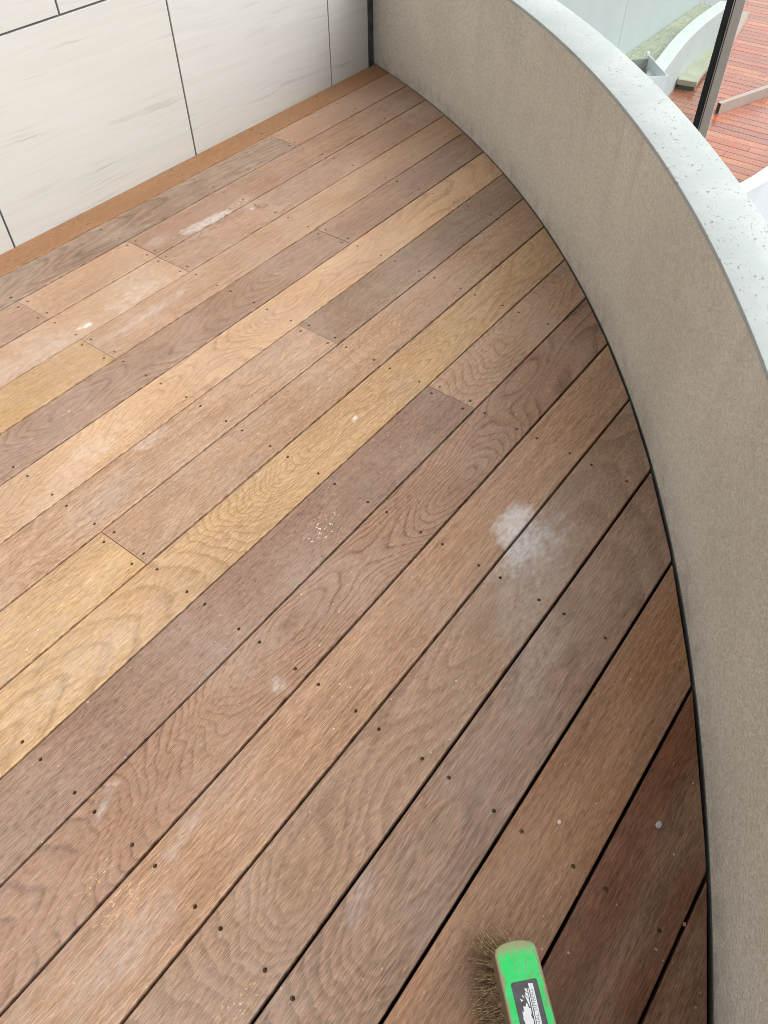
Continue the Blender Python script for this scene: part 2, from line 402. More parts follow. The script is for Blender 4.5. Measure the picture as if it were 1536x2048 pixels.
CHOC = pal((126, 80, 50), (104, 63, 38), (72, 40, 22), 0.04)
DKBR = pal((120, 80, 53), (100, 64, 40), (70, 42, 25), 0.04)

CHALK = (0.55, 0.495, 0.445); RIM = lin(112, 76, 56); YEL = lin(206, 172, 124)
# stains: cx, cy, rx, ry, angle, wobble, colour, strength, roughness, rim, >= 50 for loose flecks
ST = {
 '2c': [(1.475, -0.372, 0.115, 0.026, -0.10, 0.70, (0.50, 0.49, 0.46), 0.75, 0.5, RIM, 18), (1.31, -0.330, 0.06, 0.035, 0.0, 0.6, CHALK, 0.35, None, None, 18),
        (1.60, -0.375, 0.13, 0.035, 0.0, 0.5, (0.72, 0.70, 0.66), 0.85, None, None, 60), (1.40, -0.33, 0.30, 0.06, 0.0, 0.8, lin(140, 112, 98), 0.4, None, None, 22)],
 '3b': [(1.56, -0.47, 0.17, 0.050, -0.2, 0.7, lin(162, 128, 104), 0.5, 0.5, RIM, 20), (1.63, -0.43, 0.013, 0.009, 0, 0.2, CHALK, 0.9, None, None, 20), (1.5, -0.46, 0.25, 0.06, 0, 0.6, CHALK, 0.6, None, None, 60)],
 '3a': [(0.897, -0.506, 0.020, 0.011, 0, 0.2, (0.70, 0.67, 0.63), 0.9, None, None, 20), (0.872, -0.500, 0.013, 0.008, 0, 0.2, (0.70, 0.67, 0.63), 0.8, None, None, 20),
        (0.70, -0.50, 0.25, 0.06, 0, 0.9, CHALK, 0.22, None, None, 16), (1.08, -0.49, 0.15, 0.05, 0, 0.9, CHALK, 0.3, None, None, 16)],
 '4b': [(1.02, -0.60, 0.22, 0.030, 0.05, 0.9, CHALK, 0.28, None, None, 24), (1.10, -0.60, 0.16, 0.012, 0.05, 0.5, (0.7, 0.66, 0.6), 0.8, None, None, 60)],
 '6': [(0.63, -0.90, 0.14, 0.06, 0, 0.9, CHALK, 0.2, None, None, 14), (0.50, -0.93, 0.2, 0.06, 0.3, 0.9, CHALK, 0.18, None, None, 14)],
 '7a': [(0.693, -0.985, 0.06, 0.026, 0, 0.7, (0.60, 0.55, 0.50), 0.42, None, None, 28), (0.50, -1.05, 0.18, 0.06, 0.2, 0.6, CHALK, 0.2, None, None, 14)],
 '9': [(0.19, -1.35, 0.26, 0.06, 0, 0.8, CHALK, 0.2, None, None, 12), (1.045, -1.33, 0.018, 0.008, 0.5, 0.6, (0.70, 0.66, 0.60), 0.7, None, None, 20)],
 '10a': [(0.735, -1.49, 0.07, 0.045, 0, 0.6, (0.70, 0.68, 0.66), 0.9, None, None, 70)],
 '11': [(0.063, -1.580, 0.030, 0.012, 0.4, 0.6, (0.52, 0.48, 0.43), 0.4, None, None, 40), (0.095, -1.565, 0.025, 0.012, 0.0, 0.6, (0.52, 0.48, 0.43), 0.35, None, None, 40),
        (-0.016, -1.655, 0.045, 0.03, 0.0, 0.6, YEL, 0.9, None, None, 60), (0.40, -1.66, 0.028, 0.020, 0, 0.6, CHALK, 0.55, None, None, 40)],
 '12': [(0.985, -1.822, 0.072, 0.050, 0.0, 0.38, (0.60, 0.59, 0.575), 0.40, 0.20, RIM, 22), (0.99, -1.818, 0.085, 0.055, 0.25, 0.55, (0.66, 0.65, 0.635), 0.55, 0.12, None, 22), (-0.01, -1.715, 0.07, 0.03, 0.0, 0.6, YEL, 0.8, None, None, 50),  # first two: damp patch and residue, sky reflection painted in as pale colour
        (0.30, -1.66, 0.04, 0.014, 0, 0.6, CHALK, 0.5, None, None, 40), (-0.04, -1.77, 0.16, 0.04, 0, 0.8, CHALK, 0.22, None, None, 20), (0.10, -1.72, 0.08, 0.02, 0.2, 0.8, CHALK, 0.25, None, None, 20)],
 '13': [(0.955, -1.850, 0.11, 0.055, 0.0, 0.6, (0.56, 0.545, 0.53), 0.42, 0.20, None, 16), (0.95, -1.86, 0.13, 0.065, -0.25, 0.7, (0.60, 0.585, 0.565), 0.45, 0.14, None, 22), (0.90, -1.92, 0.22, 0.09, 0.2, 0.6, (0.42, 0.385, 0.36), 0.40, 0.36, None, 12),  # first two continue the damp patch, reflected sky painted pale over the residue
        (0.005, -1.95, 0.045, 0.025, 0.0, 0.6, YEL, 0.85, None, None, 60), (0.27, -1.97, 0.02, 0.008, 0.0, 0.4, YEL, 0.6, None, None, 60)],
 '14': [(0.72, -2.02, 0.2, 0.06, 0.2, 0.6, (0.40, 0.355, 0.325), 0.35, 0.40, None, 12), (0.215, -1.995, 0.07, 0.03, 0.4, 0.8, (0.48, 0.43, 0.39), 0.28, None, None, 20)],
}
# row -> pieces: (x0, x1 or None for the scribed end, palette, key, wood parameters)
XL = -1.9
ROWS = {
 0: [(XL, None, ORANGE, '0', dict(fig=0.08, streak=0.35, dust=0.03, rough=0.6, tan=0.08))],
 1: [(XL, 2.063, GREYBR, '1a', dict(fig=1.0, F=60, streak=0.8, eyes=[(0.95, 0.09, 0.40, 0.05, 4.0)])), (2.063, None, REDBR, '1b', dict(fig=0.15, streak=0.3))],
 2: [(XL, 0.849, REDBR, '2a', dict(fig=0.2)), (0.849, 1.2515, PALE, '2b', dict(fig=0.1, streak=0.6)), (1.2515, None, REDBR, '2c', dict(fig=0.15, streak=0.9))],
 3: [(XL, 1.2475, TAN, '3a', dict(fig=0.25, streak=0.3, dust=0.25)), (1.2475, None, REDBR, '3b', dict(fig=0.15, streak=0.4, dust=0.22))],
 4: [(XL, 0.845, GOLDD, '4a', dict(fig=0.3, streak=0.4, wv=1.5)), (0.845, None, PALE, '4b', dict(fig=0.2, streak=0.8))],
 5: [(XL, 1.657, MAUVE, '5a', dict(fig=0.9, F=45, streak=0.35, eyes=[(1.47, 0.05, 0.20, 0.06, 7.0), (0.62, 0.06, 0.22, 0.07, 6.0), (1.1, 0.10, 0.15, 0.05, 3.0)])), (1.657, None, MAUVE, '5b', dict(fig=0.15, streak=0.4))],
 6: [(XL, None, PEACH, '6', dict(fig=1.0, F=26, streak=0.35, eyes=[(1.30, 0.055, 0.13, 0.055, 6.0), (0.77, 0.05, 0.14, 0.05, 5.0), (0.46, 0.09, 0.15, 0.05, 5.0), (1.75, 0.08, 0.3, 0.06, 3.0)]))],
 7: [(XL, 1.2435, TAN, '7a', dict(fig=0.5, F=32, streak=0.6, eyes=[(0.55, 0.08, 0.2, 0.05, 5.0), (1.05, 0.05, 0.13, 0.06, 3.0)])), (1.2435, None, GREYBR, '7b', dict(fig=0.4, F=40, streak=0.5, eyes=[(1.55, 0.06, 0.2, 0.05, 4.0)]))],
 8: [(XL, 0.4415, GOLD, '8a', dict(fig=0.12, streak=0.6)), (0.4415, None, TAN, '8b', dict(fig=0.42, F=36, streak=0.9, eyes=[(1.45, 0.06, 0.15, 0.05, 4.0)]))],
 9: [(XL, None, GOLD, '9', dict(fig=0.85, F=28, streak=0.45, eyes=[(0.90, 0.055, 0.17, 0.075, 11.0), (1.28, 0.085, 0.16, 0.07, 8.0), (1.8, 0.07, 0.3, 0.06, 3.0)]))],
 10: [(XL, 1.2465, PURPLE, '10a', dict(fig=0.10, streak=0.6, pore=0.6)), (1.2465, None, PALE, '10b', dict(fig=1.0, F=22, streak=0.3, eyes=[(1.64, 0.03, 0.17, 0.09, 7.0), (1.40, 0.10, 0.15, 0.06, 3.0)]))],
 11: [(XL, None, ROSE, '11', dict(fig=1.0, F=30, line=1.25, streak=0.3, eyes=[(0.48, 0.05, 0.20, 0.085, 10.0), (0.13, 0.12, 0.12, 0.05, 4.0), (1.0, 0.10, 0.17, 0.07, 9.0), (1.35, 0.03, 0.2, 0.06, 4.0)]))],
 12: [(XL, None, GINGER, '12', dict(fig=0.12, streak=1.0))],
 13: [(XL, None, BROWNL, '13', dict(fig=0.85, F=14, line=0.15, bnd=0.55, streak=0.4, eyes=[(0.16, 0.085, 0.10, 0.07, 5.0), (0.66, 0.06, 0.15, 0.06, 3.0), (0.30, 0.02, 0.12, 0.05, 3.0)]))],
 14: [(XL, None, BROWN, '14', dict(fig=0.95, F=10, line=0.12, bnd=0.60, streak=0.35, eyes=[(0.33, 0.07, 0.11, 0.07, 4.0), (0.16, 0.08, 0.09, 0.06, 3.0), (0.62, 0.08, 0.13, 0.05, 2.5)]))],
 15: [(XL, None, SIENNA, '15', dict(fig=0.15, streak=1.0, dust=0.08))],
 16: [(XL, None, CHOC, '16', dict(fig=0.35, F=24, streak=0.4, dust=0.05, eyes=[(0.40, 0.12, 0.3, 0.08, 3.0)]))],
 17: [(XL, None, DKBR, '17', dict(fig=0.3, F=20, streak=0.5, dust=0.05))],
 18: [(XL, None, CHOC, '18', dict(fig=0.3, streak=0.5, dust=0.05))],
}
seed = 1.0
for k in sorted(ROWS):
    gap = 0.0048 if k < 12 else (0.0056 if k < 15 else 0.0057)
    ytop = 0.0 if k == 0 else -(G1 + (k - 1) * PITCH)
    ybot = -(G1 + k * PITCH)
    hi = ytop - (0.0015 if k == 0 else gap / 2) - random.uniform(-0.0005, 0.0005); lo = ybot + gap / 2
    width = hi - lo
    for (x0, x1, p, key, kw) in ROWS[k]:
        seed += 1.37
        mat = m_wood('timber_board_' + key, *p, seed, stains_and_sheen=ST.get(key, ()), **kw)
        dz = random.uniform(-0.0008, 0.0006)
        far = xend(hi, RAD) if x1 is None else x1
        mx = min(xend(hi, RAD), xend(lo, RAD)) if x1 is None else x1
        sc = []
        o0, o1 = 0.024, width - 0.024
        if k == 0: o0, o1 = 0.020, width - 0.030
        for j in JOISTS:
            if x0 + 0.06 < j < mx - 0.06: sc += [(j, o0), (j, o1)]
        e = 0.016
        if x0 > XL: sc += [(x0 + e, o0), (x0 + e, o1)]
        if x1 is not None: sc += [(x1 - e, o0), (x1 - e, o1)]
        xa = x0 + (0.0006 if x0 > XL else 0); xb = None if x1 is None else x1 - 0.0006
        cr = None
        if x1 is None: cr = RAD + 0.0038 - 0.0050 * min(1.0, max(0.0, (-hi - 0.2) / 1.6)) + random.uniform(-0.001, 0.001)
        make_board(hi, width, xa, xb, mat, sc, dz=dz, x1curve=cr)

# ------------------------------------------------------------------ tiled wall behind
wall = tag(empty('tiled_wall', (0, 0, 0)), 'wall of large pale veined stone tiles along the back of the deck', 'wall')
XC = 2.8175
bm = bmesh.new(); box(bm, -2.6, XC - 0.002, 0.006, 0.16, -0.2, 2.37); bmobj('grout_backing', bm, M_GROUT, wall)
def tile(x0, x1, z0, z1, i):
    g = 0.0030
    bm = bmesh.new(); box(bm, 0, (x1 - x0) - 2 * g, 0, 0.011, 0, (z1 - z0) - 2 * g, 0.0008)
    return bmobj('tile', bm, m_tile(i), wall, (x0 + g, random.uniform(-0.0004, 0.0004), z0 + g))
TW = 0.7725; ti = 1
rowz = [-0.06, 0.5336, 1.127, 1.72, 2.313]
for ri in range(4):
    jx = 1.0215 if ri % 2 == 0 else 1.0215 + TW / 2
    xs = [jx + TW * q for q in range(-5, 4)]
    xs = [x for x in xs if -2.6 < x < XC - 0.03]
    xs = [-2.6] + xs + [XC]
    for a, b in zip(xs, xs[1:]):
        if b - a < 0.02: continue
        tile(a, b, rowz[ri], rowz[ri + 1], ti); ti += 1

# black sealant strip in the corner between tiles and parapet
bm = bmesh.new()
box(bm, XC + 0.0005, 2.8542, 0.003, 0.12, -0.1, 2.37)
sealo = tag(bmobj('sealant_strip', bm, M_SEAL), 'dark grey sealant strip filling the corner beside the tiled wall', 'seal')

# ------------------------------------------------------------------ curved parapet
par = tag(empty('curved_parapet', (CX, CY, 0)), 'low curved parapet with sandy taupe face and white pitted coping', 'parapet')
def arc_solid(name, prof, a0, a1, n, mat, parent, cx=0.0, cy=0.0, smooth=True):
    """sweep a closed profile of (radius, z) round an arc"""
    verts = []; faces = []; m = len(prof)
    for i in range(n + 1):
        a = a0 + (a1 - a0) * i / n
        for (r, z) in prof: verts.append((cx + r * math.cos(a), cy + r * math.sin(a), z))
    for i in range(n):
        for j in range(m):
            faces.append((i * m + j, i * m + (j + 1) % m, (i + 1) * m + (j + 1) % m, (i + 1) * m + j))
    faces.append(tuple(range(m))[::-1]); faces.append(tuple(n * m + j for j in range(m)))
    o = meshobj(name, verts, faces, mat, parent)
    bm = bmesh.new(); bm.from_mesh(o.data); bmesh.ops.recalc_face_normals(bm, faces=bm.faces); bm.to_mesh(o.data); bm.free()
    return o
def smooth_by_angle(o, deg=35):
    me = o.data
    for p in me.polygons: p.use_smooth = True
    me.set_sharp_from_angle(angle=R(deg))
A1 = math.asin((0.012 - CY) / RAD); A0 = -math.pi + 0.95
RI, RO = RAD + 0.0055, RAD + WP
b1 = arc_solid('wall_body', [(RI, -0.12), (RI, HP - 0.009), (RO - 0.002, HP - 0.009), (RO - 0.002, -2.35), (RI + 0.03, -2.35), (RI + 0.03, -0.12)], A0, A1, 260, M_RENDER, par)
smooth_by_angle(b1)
c = 0.0014
b2 = arc_solid('coping', [(RI - 0.0012, HP - 0.0088), (RI - 0.0012, HP - c), (RI - 0.0012 + c * .3, HP - c * .3), (RI - 0.0012 + c, HP), (RO - c, HP), (RO - c * .3, HP - c * .3), (RO, HP - c), (RO, HP - 0.0088)], A0, A1, 260, M_COPING, par)
smooth_by_angle(b2, 60)

# ------------------------------------------------------------------ the lower terrace beyond the parapet
ZD = -2.0
RW = [m_wood('wet_red_timber_%d' % i, *p, 60 + i * 3.1, fig=0.3, streak=0.7, rough=0.22, dust=0.0, spec=0.5, axis='y', coat=0.7) for i, p in enumerate([
    pal((194, 111, 78), (178, 95, 65), (136, 67, 45), 0.0), pal((189, 106, 78), (169, 91, 65), (129, 63, 45), 0.0), pal((207, 136, 90), (191, 117, 74), (149, 84, 52), 0.0),
    pal((176, 97, 74), (156, 81, 61), (118, 57, 42), 0.0), pal((200, 119, 81), (182, 101, 68), (138, 71, 47), 0.0)])]
tdeck = tag(empty('terrace_deck', (0, 0, 0)), kind='structure')
def bez(pts, t):
    n = len(pts) - 1
    f = t * n; i = min(int(f), n - 1); u = f - i
    p = lambda q: pts[max(0, min(n, q))]
    out = []
    for a, b, c2, d in zip(p(i - 1), p(i), p(i + 1), p(i + 2)):
        out.append(0.5 * ((2 * b) + (-a + c2) * u + (2 * a - 5 * b + 4 * c2 - d) * u * u + (-a + 3 * b - 3 * c2 + d) * u ** 3))
    return out
FARW = [(5.2, -0.42), (6.4, 0.02), (7.55, 0.335), (8.2, 0.455), (8.75, 0.535), (9.3, 0.575), (9.7, 0.580), (10.05, 0.575)]
NEARW = [(4.3, -0.42), (5.2, -0.76), (5.99, -0.985), (6.40, -1.065), (7.1, -1.17), (8.0, -1.27), (9.5, -1.38), (12.0, -1.42), (14.0, -1.42)]
def ycurve(pts, x):
    for i in range(200):
        a = bez(pts, i / 200); b = bez(pts, (i + 1) / 200)
        if a[0] <= x <= b[0]: return a[1] + (b[1] - a[1]) * (x - a[0]) / max(1e-6, b[0] - a[0])
    return pts[0][1] if x < pts[0][0] else pts[-1][1]
tb = 0.115; x = 4.4; bi = 0
rnd = random.Random(3)
while x < 13.4:
    ya = ycurve(NEARW, x + tb / 2) + 0.03; yb = min(ycurve(FARW, x), ycurve(FARW, x + tb)) + 0.04
    if x < 5.2: yb = -0.42
    if x > 10.0: yb = 0.905
    if yb - ya > 0.25:
        cuts = [ya, yb]
        if rnd.random() < 0.45: cuts = [ya, ya + (yb - ya) * rnd.uniform(0.25, 0.75), yb]
        for q in range(len(cuts) - 1):
            bm = bmesh.new(); box(bm, 0.0025, tb - 0.0025, 0.0008, cuts[q + 1] - cuts[q] - 0.0008, -0.021, 0, 0.002)
            bmobj('board', bm, RW[rnd.randrange(5)], tdeck, (x, cuts[q], ZD + rnd.uniform(-0.0006, 0.0006)))
    x += tb; bi += 1
bm = bmesh.new(); box(bm, 3.2, 13.6, -1.6, 0.90, ZD - 0.25, ZD - 0.1); tag(bmobj('terrace_base', bm, M_DARK), kind='structure')

def strip_wall(name, curve, thick, side, z0, z1, mat, parent, n=90, cap=None):
    P2 = [Vector(bez(curve, i / n)) for i in range(n + 1)]
    verts = []; faces = []
    for i, p in enumerate(P2):
        d = (P2[min(n, i + 1)] - P2[max(0, i - 1)]).normalized(); nn = Vector((-d.y, d.x)) * side
        q = p + nn * thick; r = 0.004
        pr = [(0, z0), (0, z1 - r), (r, z1), (thick - r, z1), (thick, z1 - r), (thick, z0)]
        for (o, z) in pr: verts.append((p.x + nn.x * o, p.y + nn.y * o, z))
    m = 6
    for i in range(n):
        for j in range(m): faces.append((i * m + j, i * m + (j + 1) % m, (i + 1) * m + (j + 1) % m, (i + 1) * m + j))
    faces.append(tuple(range(m))[::-1]); faces.append(tuple(n * m + j for j in range(m)))
    o = meshobj(name, verts, faces, mat, parent)
    bm = bmesh.new(); bm.from_mesh(o.data); bmesh.ops.recalc_face_normals(bm, faces=bm.faces); bm.to_mesh(o.data); bm.free()
    smooth_by_angle(o, 40); return o
fw = tag(empty('white_curved_wall', (8.5, 0.5, ZD)), 'low white curved wall with bright coping beside the green water', 'wall')
fw_off = Vector((-8.5, -0.5, -ZD))
def shift(o, v): 
    for vv in o.data.vertices: vv.co += v
    return o
shift(strip_wall('wall_body', FARW, 0.125, 1, ZD - 0.3, ZD + 0.44, M_WHITE, fw), fw_off)
M_WC = m_plain('bright_white_coping', (0.60, 0.62, 0.61), 0.6, var=0.03)
shift(strip_wall('coping', [(a, b - 0.004) for a, b in FARW], 0.135, 1, ZD + 0.442, ZD + 0.462, M_WC, fw), fw_off)
nw = tag(empty('outer_white_parapet', (6.4, -1.1, ZD)), 'smooth white curved parapet with pale blue outer face at the right edge', 'parapet')
nw_off = Vector((-6.4, 1.1, -ZD))
shift(strip_wall('wall_body', NEARW, 0.105, -1, -4.5, ZD + 0.48, M_BLUEW, nw), nw_off)
shift(strip_wall('coping', [(a, b + 0.004) for a, b in NEARW], 0.113, -1, ZD + 0.482, ZD + 0.50, M_WC, nw), nw_off)

# green pool between the curved wall and the white building wall
k = NT('green_pool_water'); P = k.world()
w1 = k.noise(k.vmath('MULTIPLY', P, (6.0, 16.0, 1.0)), 1.0, 3, 0.55, 1.0)
ridge = k.math('SUBTRACT', 1.0, k.math('MULTIPLY', k.math('ABSOLUTE', k.math('SUBTRACT', w1, 0.5)), 20.0), clamp=True)
cc = k.mix(k.smooth(k.noise(P, 1.3, 3), 0.35, 0.65), (0.34, 0.36, 0.25), (0.42, 0.42, 0.29))
cc = k.mix(k.math('MULTIPLY', ridge, 0.65), cc, (0.16, 0.19, 0.14))
M_POOL = k.principled(cc, 0.18, k.bump(w1, 0.5, 0.03), spec=0.5)
bm = bmesh.new(); NPW = 60; ta = []; tb2 = []
for i in range(NPW + 1):
    q = bez(FARW, i / NPW); ta.append((q[0], q[1] + 0.09)); tb2.append((q[0], 0.915))
lay = [[bm.verts.new((p[0], p[1], z)) for p in row] for z in (-1.60, -1.75) for row in (ta, tb2)]
for i in range(NPW):
    bm.faces.new((lay[0][i], lay[0][i + 1], lay[1][i + 1], lay[1][i])); bm.faces.new((lay[2][i], lay[3][i], lay[3][i + 1], lay[2][i + 1]))
    bm.faces.new((lay[0][i], lay[2][i], lay[2][i + 1], lay[0][i + 1])); bm.faces.new((lay[1][i], lay[1][i + 1], lay[3][i + 1], lay[3][i]))
tag(bmobj('pool_water', bm, M_POOL), kind='structure')
# white building wall beyond the pool
bw = tag(empty('white_building_wall', (9.0, 0.92, -2.2)), 'tall smooth white wall standing behind the green water', 'wall')
PX = [3.6, 5.6, 7.9, 10.2, 12.5, 14.8]
for a, b in zip(PX, PX[1:]):
    bm = bmesh.new(); box(bm, a - 9.0 + 0.0025, b - 9.0 - 0.0025, 0, 0.02, -0.3, 2.9, 0.001)
    bmobj('panel', bm, M_WHITE, bw)
bm = bmesh.new(); box(bm, PX[0] - 9.0, PX[-1] - 9.0, 0.022, 0.3, -0.3, 2.88); bmobj('backing', bm, M_BLUEW, bw)

# low stone slab running along the foot of the curved wall
SL = [(8.70, 0.43), (9.0, 0.485), (9.3, 0.51), (9.6, 0.515), (9.85, 0.515)]
M_SLAB = m_plain('olive_stone', (0.40, 0.40, 0.29), 0.5, var=0.12, scale=6)
slab = tag(empty('stone_bench_slab', (9.4, 0.45, ZD)), 'low olive stone slab lying along the foot of the curved wall', 'bench')
o = shift(strip_wall('seat_slab', [(a, b + 0.09) for a, b in SL], 0.20, -1, ZD + 0.045, ZD + 0.095, M_SLAB, slab, n=30), Vector((-9.4, -0.45, -ZD)))
o = shift(strip_wall('plinth', [(a + 0.03, b + 0.08) for a, b in SL], 0.17, -1, ZD + 0.001, ZD + 0.043, m_plain('dark_green_plinth', (0.08, 0.11, 0.09), 0.5), slab, n=30), Vector((-9.4, -0.45, -ZD)))

# open white sheet-metal box standing on the terrace
M_SHEET = m_plain('white_sheet_metal', (0.80, 0.84, 0.90), 0.35, 0.0, var=0.03)
xb = Vector((7.47, 0.231)); 
bx = tag(empty('metal_box', (7.47, 0.231, ZD), math.atan2(0.12, -0.116)), 'open white sheet metal box standing by the end of the curved wall', 'box')
# local x runs along the near side to the left, local y to the inside
L1, L2, HB, t = 0.40, 0.50, 0.55, 0.006
def lbox(name, *a, m=M_SHEET):
    bm = bmesh.new(); box(bm, *a); return bmobj(name, bm, m, bx)
ang2 = math.atan2(0.345, 0.366) - math.atan2(0.12, -0.116)   # direction of the side panel relative to the near panel
lbox('near_panel', 0, L1, -t, 0, 0, HB)
sp = lbox('side_panel', 0.001, L2, -t, 0.0, 0, HB - 0.002); sp.rotation_euler = (0, 0, ang2)
fl = lbox('folded_flange', L2 - 0.001, L2 + 0.03, -t, 0.02, 0.30, HB + 0.02); fl.rotation_euler = (0, 0, ang2)
M_SHEET_SHADE = m_plain('shaded_sheet_metal', (0.36, 0.36, 0.33), 0.4)  # white sheet again, with the shade inside the box put into its colour
bp = lbox('back_panel', 0.0, L1, 0, t, 0, HB - 0.03, m=M_SHEET_SHADE); bp.location = (math.cos(ang2) * L2, math.sin(ang2) * L2, 0)
lp = lbox('far_side_panel', 0.001, L2, 0.0, t, 0, HB - 0.03, m=M_SHEET_SHADE); lp.location = (L1, 0, 0); lp.rotation_euler = (0, 0, ang2)
lbox('base_panel', 0.01, L1 - 0.01, -0.45, -0.02, 0.004, 0.01)

# bronze framed glass screen standing on the terrace
AX = Vector((-0.00953, 0.03371, 0.99939)).normalized()
VD = Vector((5.05486, -0.80287 + 2.21515, 0)).normalized()            # horizontal view direction on to it
SD = Vector((-VD.y, VD.x, 0))                                          # along the pane, towards the house
FD = SD.cross(AX).normalized()                                         # out of the pane
P0 = Vector((5.05486, -0.80287, -0.6))
base = P0 + AX * ((ZD - P0.z) / AX.z)
gs = tag(empty('glass_screen', base), 'tall clear glass panel in bronze metal frame beyond the parapet', 'glass screen')
Mx = Matrix((SD, FD, AX)).transposed().to_4x4(); Mx.translation = base
gs.matrix_world = Mx
HG = 2.75; WG = 1.9
def gbox(name, x0, x1, y0, y1, z0, z1, mat, bev=0.0):
    bm = bmesh.new(); box(bm, x0, x1, y0, y1, z0, z1, bev); return bmobj(name, bm, mat, gs)
pf = gbox('frame_post', -0.060, 0.0, -0.03, 0.03, 0.02, HG, M_BRONZE, 0.002)
gb = gbox('glazing_slot', -0.0095, -0.005, -0.032, 0.032, 0.02, HG - 0.02, M_BRONZE_D); gb.parent = pf; 
gbox('gasket', 0.0005, 0.0375, -0.022, 0.022, 0.07, HG - 0.06, M_GASKET, 0.006)
gbox('frame_post', WG, WG + 0.06, -0.03, 0.03, 0.02, HG, M_BRONZE, 0.002)
gbox('bottom_rail', 0.0015, WG - 0.0015, -0.028, 0.028, 0.02, 0.068, M_BRONZE, 0.002)
gbox('top_rail', 0.0015, WG - 0.0015, -0.028, 0.028, HG - 0.058, HG - 0.001, M_BRONZE, 0.002)
k = NT('green_tinted_glass')
tr = k.n('ShaderNodeBsdfTransparent'); tr.inputs[0].default_value = (0.87, 0.915, 0.905, 1)
gl = k.n('ShaderNodeBsdfGlossy'); gl.inputs['Roughness'].default_value = 0.02; gl.inputs[0].default_value = (0.9, 1.0, 0.96, 1)
fr = k.n('ShaderNodeFresnel'); fr.inputs[0].default_value = 1.5
mx = k.n('ShaderNodeMixShader'); k.t.links.new(fr.outputs[0], mx.inputs[0]); k.t.links.new(tr.outputs[0], mx.inputs[1]); k.t.links.new(gl.outputs[0], mx.inputs[2])
k.t.links.new(mx.outputs[0], k.out.inputs[0])
gbox('pane', 0.03, WG + 0.002, -0.005, 0.005, 0.06, HG - 0.05, k.m)

# two bronze channel profiles lying on the wet deck
def channel(name, p, ang, length, h, w, label):
    e = tag(empty(name, (p[0], p[1], ZD + 0.001), ang), label, 'metal channel', 'bronze channels on the wet deck')
    th = 0.006
    for nm, a in (('web', (0, length, 0, th, 0, h)), ('web', (0, length, w - th, w, 0, h)), ('flange', (0.0004, length - 0.0004, th, w - th, h - th, h - 0.0004)),
                  ('flange', (0.0004, length - 0.0004, th, w - th, 0.0004, th)), ('rib', (0.03, length - 0.03, th, w - th, h * 0.55, h * 0.55 + th))):
        bm = bmesh.new(); box(bm, *a, 0.0008); bmobj(nm, bm, M_CHAN, e)
    return e
channel('bronze_channel', (8.345, -0.085), math.atan2(-0.245, 0.70), 1.9, 0.105, 0.045, 'longer bronze metal channel lying on wet red deck by the white parapet')
channel('bronze_channel', (9.95, 0.44), math.atan2(0.19, 1.12), 1.24, 0.10, 0.07, 'shorter bronze metal channel on wet red deck half hidden behind the post')

# ------------------------------------------------------------------ green brush
BA = math.atan2(-0.7238, -0.69)
br = tag(empty('brush', (0.276, -2.219, 0.0), BA), 'worn green painted wooden brush with brown bristles on the deck', 'brush')
ZT, TH, BW, BL = 0.100, 0.040, 0.0292, 0.26
k = NT('worn_green_paint'); P = k.objco(); x, y, z = k.sep(P)
n1 = k.noise(k.vmath('MULTIPLY', P, (60.0, 190.0, 60.0)), 1.0, 4, 0.6); n2 = k.noise(P, 40, 3, 0.6); n3 = k.noise(k.vmath('MULTIPLY', P, (120.0, 330.0, 100.0)), 1.0, 2)
ey = k.math('SUBTRACT', BW, k.math('ABSOLUTE', y)); ex = k.math('ADD', x, 0.002)
wear = k.math('MAXIMUM', k.smooth(k.math('ADD', ey, k.math('MULTIPLY_ADD', n2, 0.012, -0.006)), 0.0015, 0.0055, 1, 0), k.smooth(k.math('ADD', ex, k.math('MULTIPLY_ADD', n1, 0.024, -0.012)), 0.004, 0.020, 0.85, 0))
wear = k.math('MAXIMUM', wear, k.smooth(n1, 0.60, 0.64))
wear = k.math('MAXIMUM', wear, k.smooth(z, ZT - 0.006, ZT - 0.0025, 1, 0))
wood = k.mix(n1, (0.42, 0.33, 0.20), (0.26, 0.20, 0.12))
wood = k.mix(k.smooth(z, ZT - 0.006, ZT - 0.002, 1, 0), wood, k.mix(n1, (0.20, 0.16, 0.11), (0.13, 0.10, 0.07)))
green = k.mix(k.smooth(n2, 0.3, 0.7), (0.012, 0.62, 0.11), (0.04, 0.70, 0.19))
col = k.mix(wear, green, wood)
M_GREEN = k.principled(col, 0.45, k.bump(k.math('SUBTRACT', n3, wear), 0.25, 0.0006))
bm = bmesh.new()
outl = []
for i in range(9):
    a = math.pi / 2 - math.pi * i / 8
    outl.append((0.0105 - 0.0135 * math.cos(a) ** 0.8 if math.cos(a) > 1e-6 else 0.0105, BW * math.sin(a)))
outl = [(px, py) for px, py in outl] + [(BL, -BW), (BL, BW)]
outl = outl[::-1]
vt = [bm.verts.new((px, py, ZT)) for px, py in outl]; vb = [bm.verts.new((px, py, ZT - TH)) for px, py in outl]
bm.faces.new(vt); bm.faces.new(vb[::-1])
for i in range(len(vt)): bm.faces.new((vt[i], vb[i], vb[(i + 1) % len(vt)], vt[(i + 1) % len(vt)]))
bmesh.ops.recalc_face_normals(bm, faces=bm.faces)
tope = [e for e in bm.edges if all(abs(v.co.z - ZT) < 1e-6 for v in e.verts)]
bmesh.ops.bevel(bm, geom=tope, offset=0.0028, segments=3, affect='EDGES', profile=0.5)
blk = bmobj('block', bm, M_GREEN, br); smooth_by_angle(blk, 40)
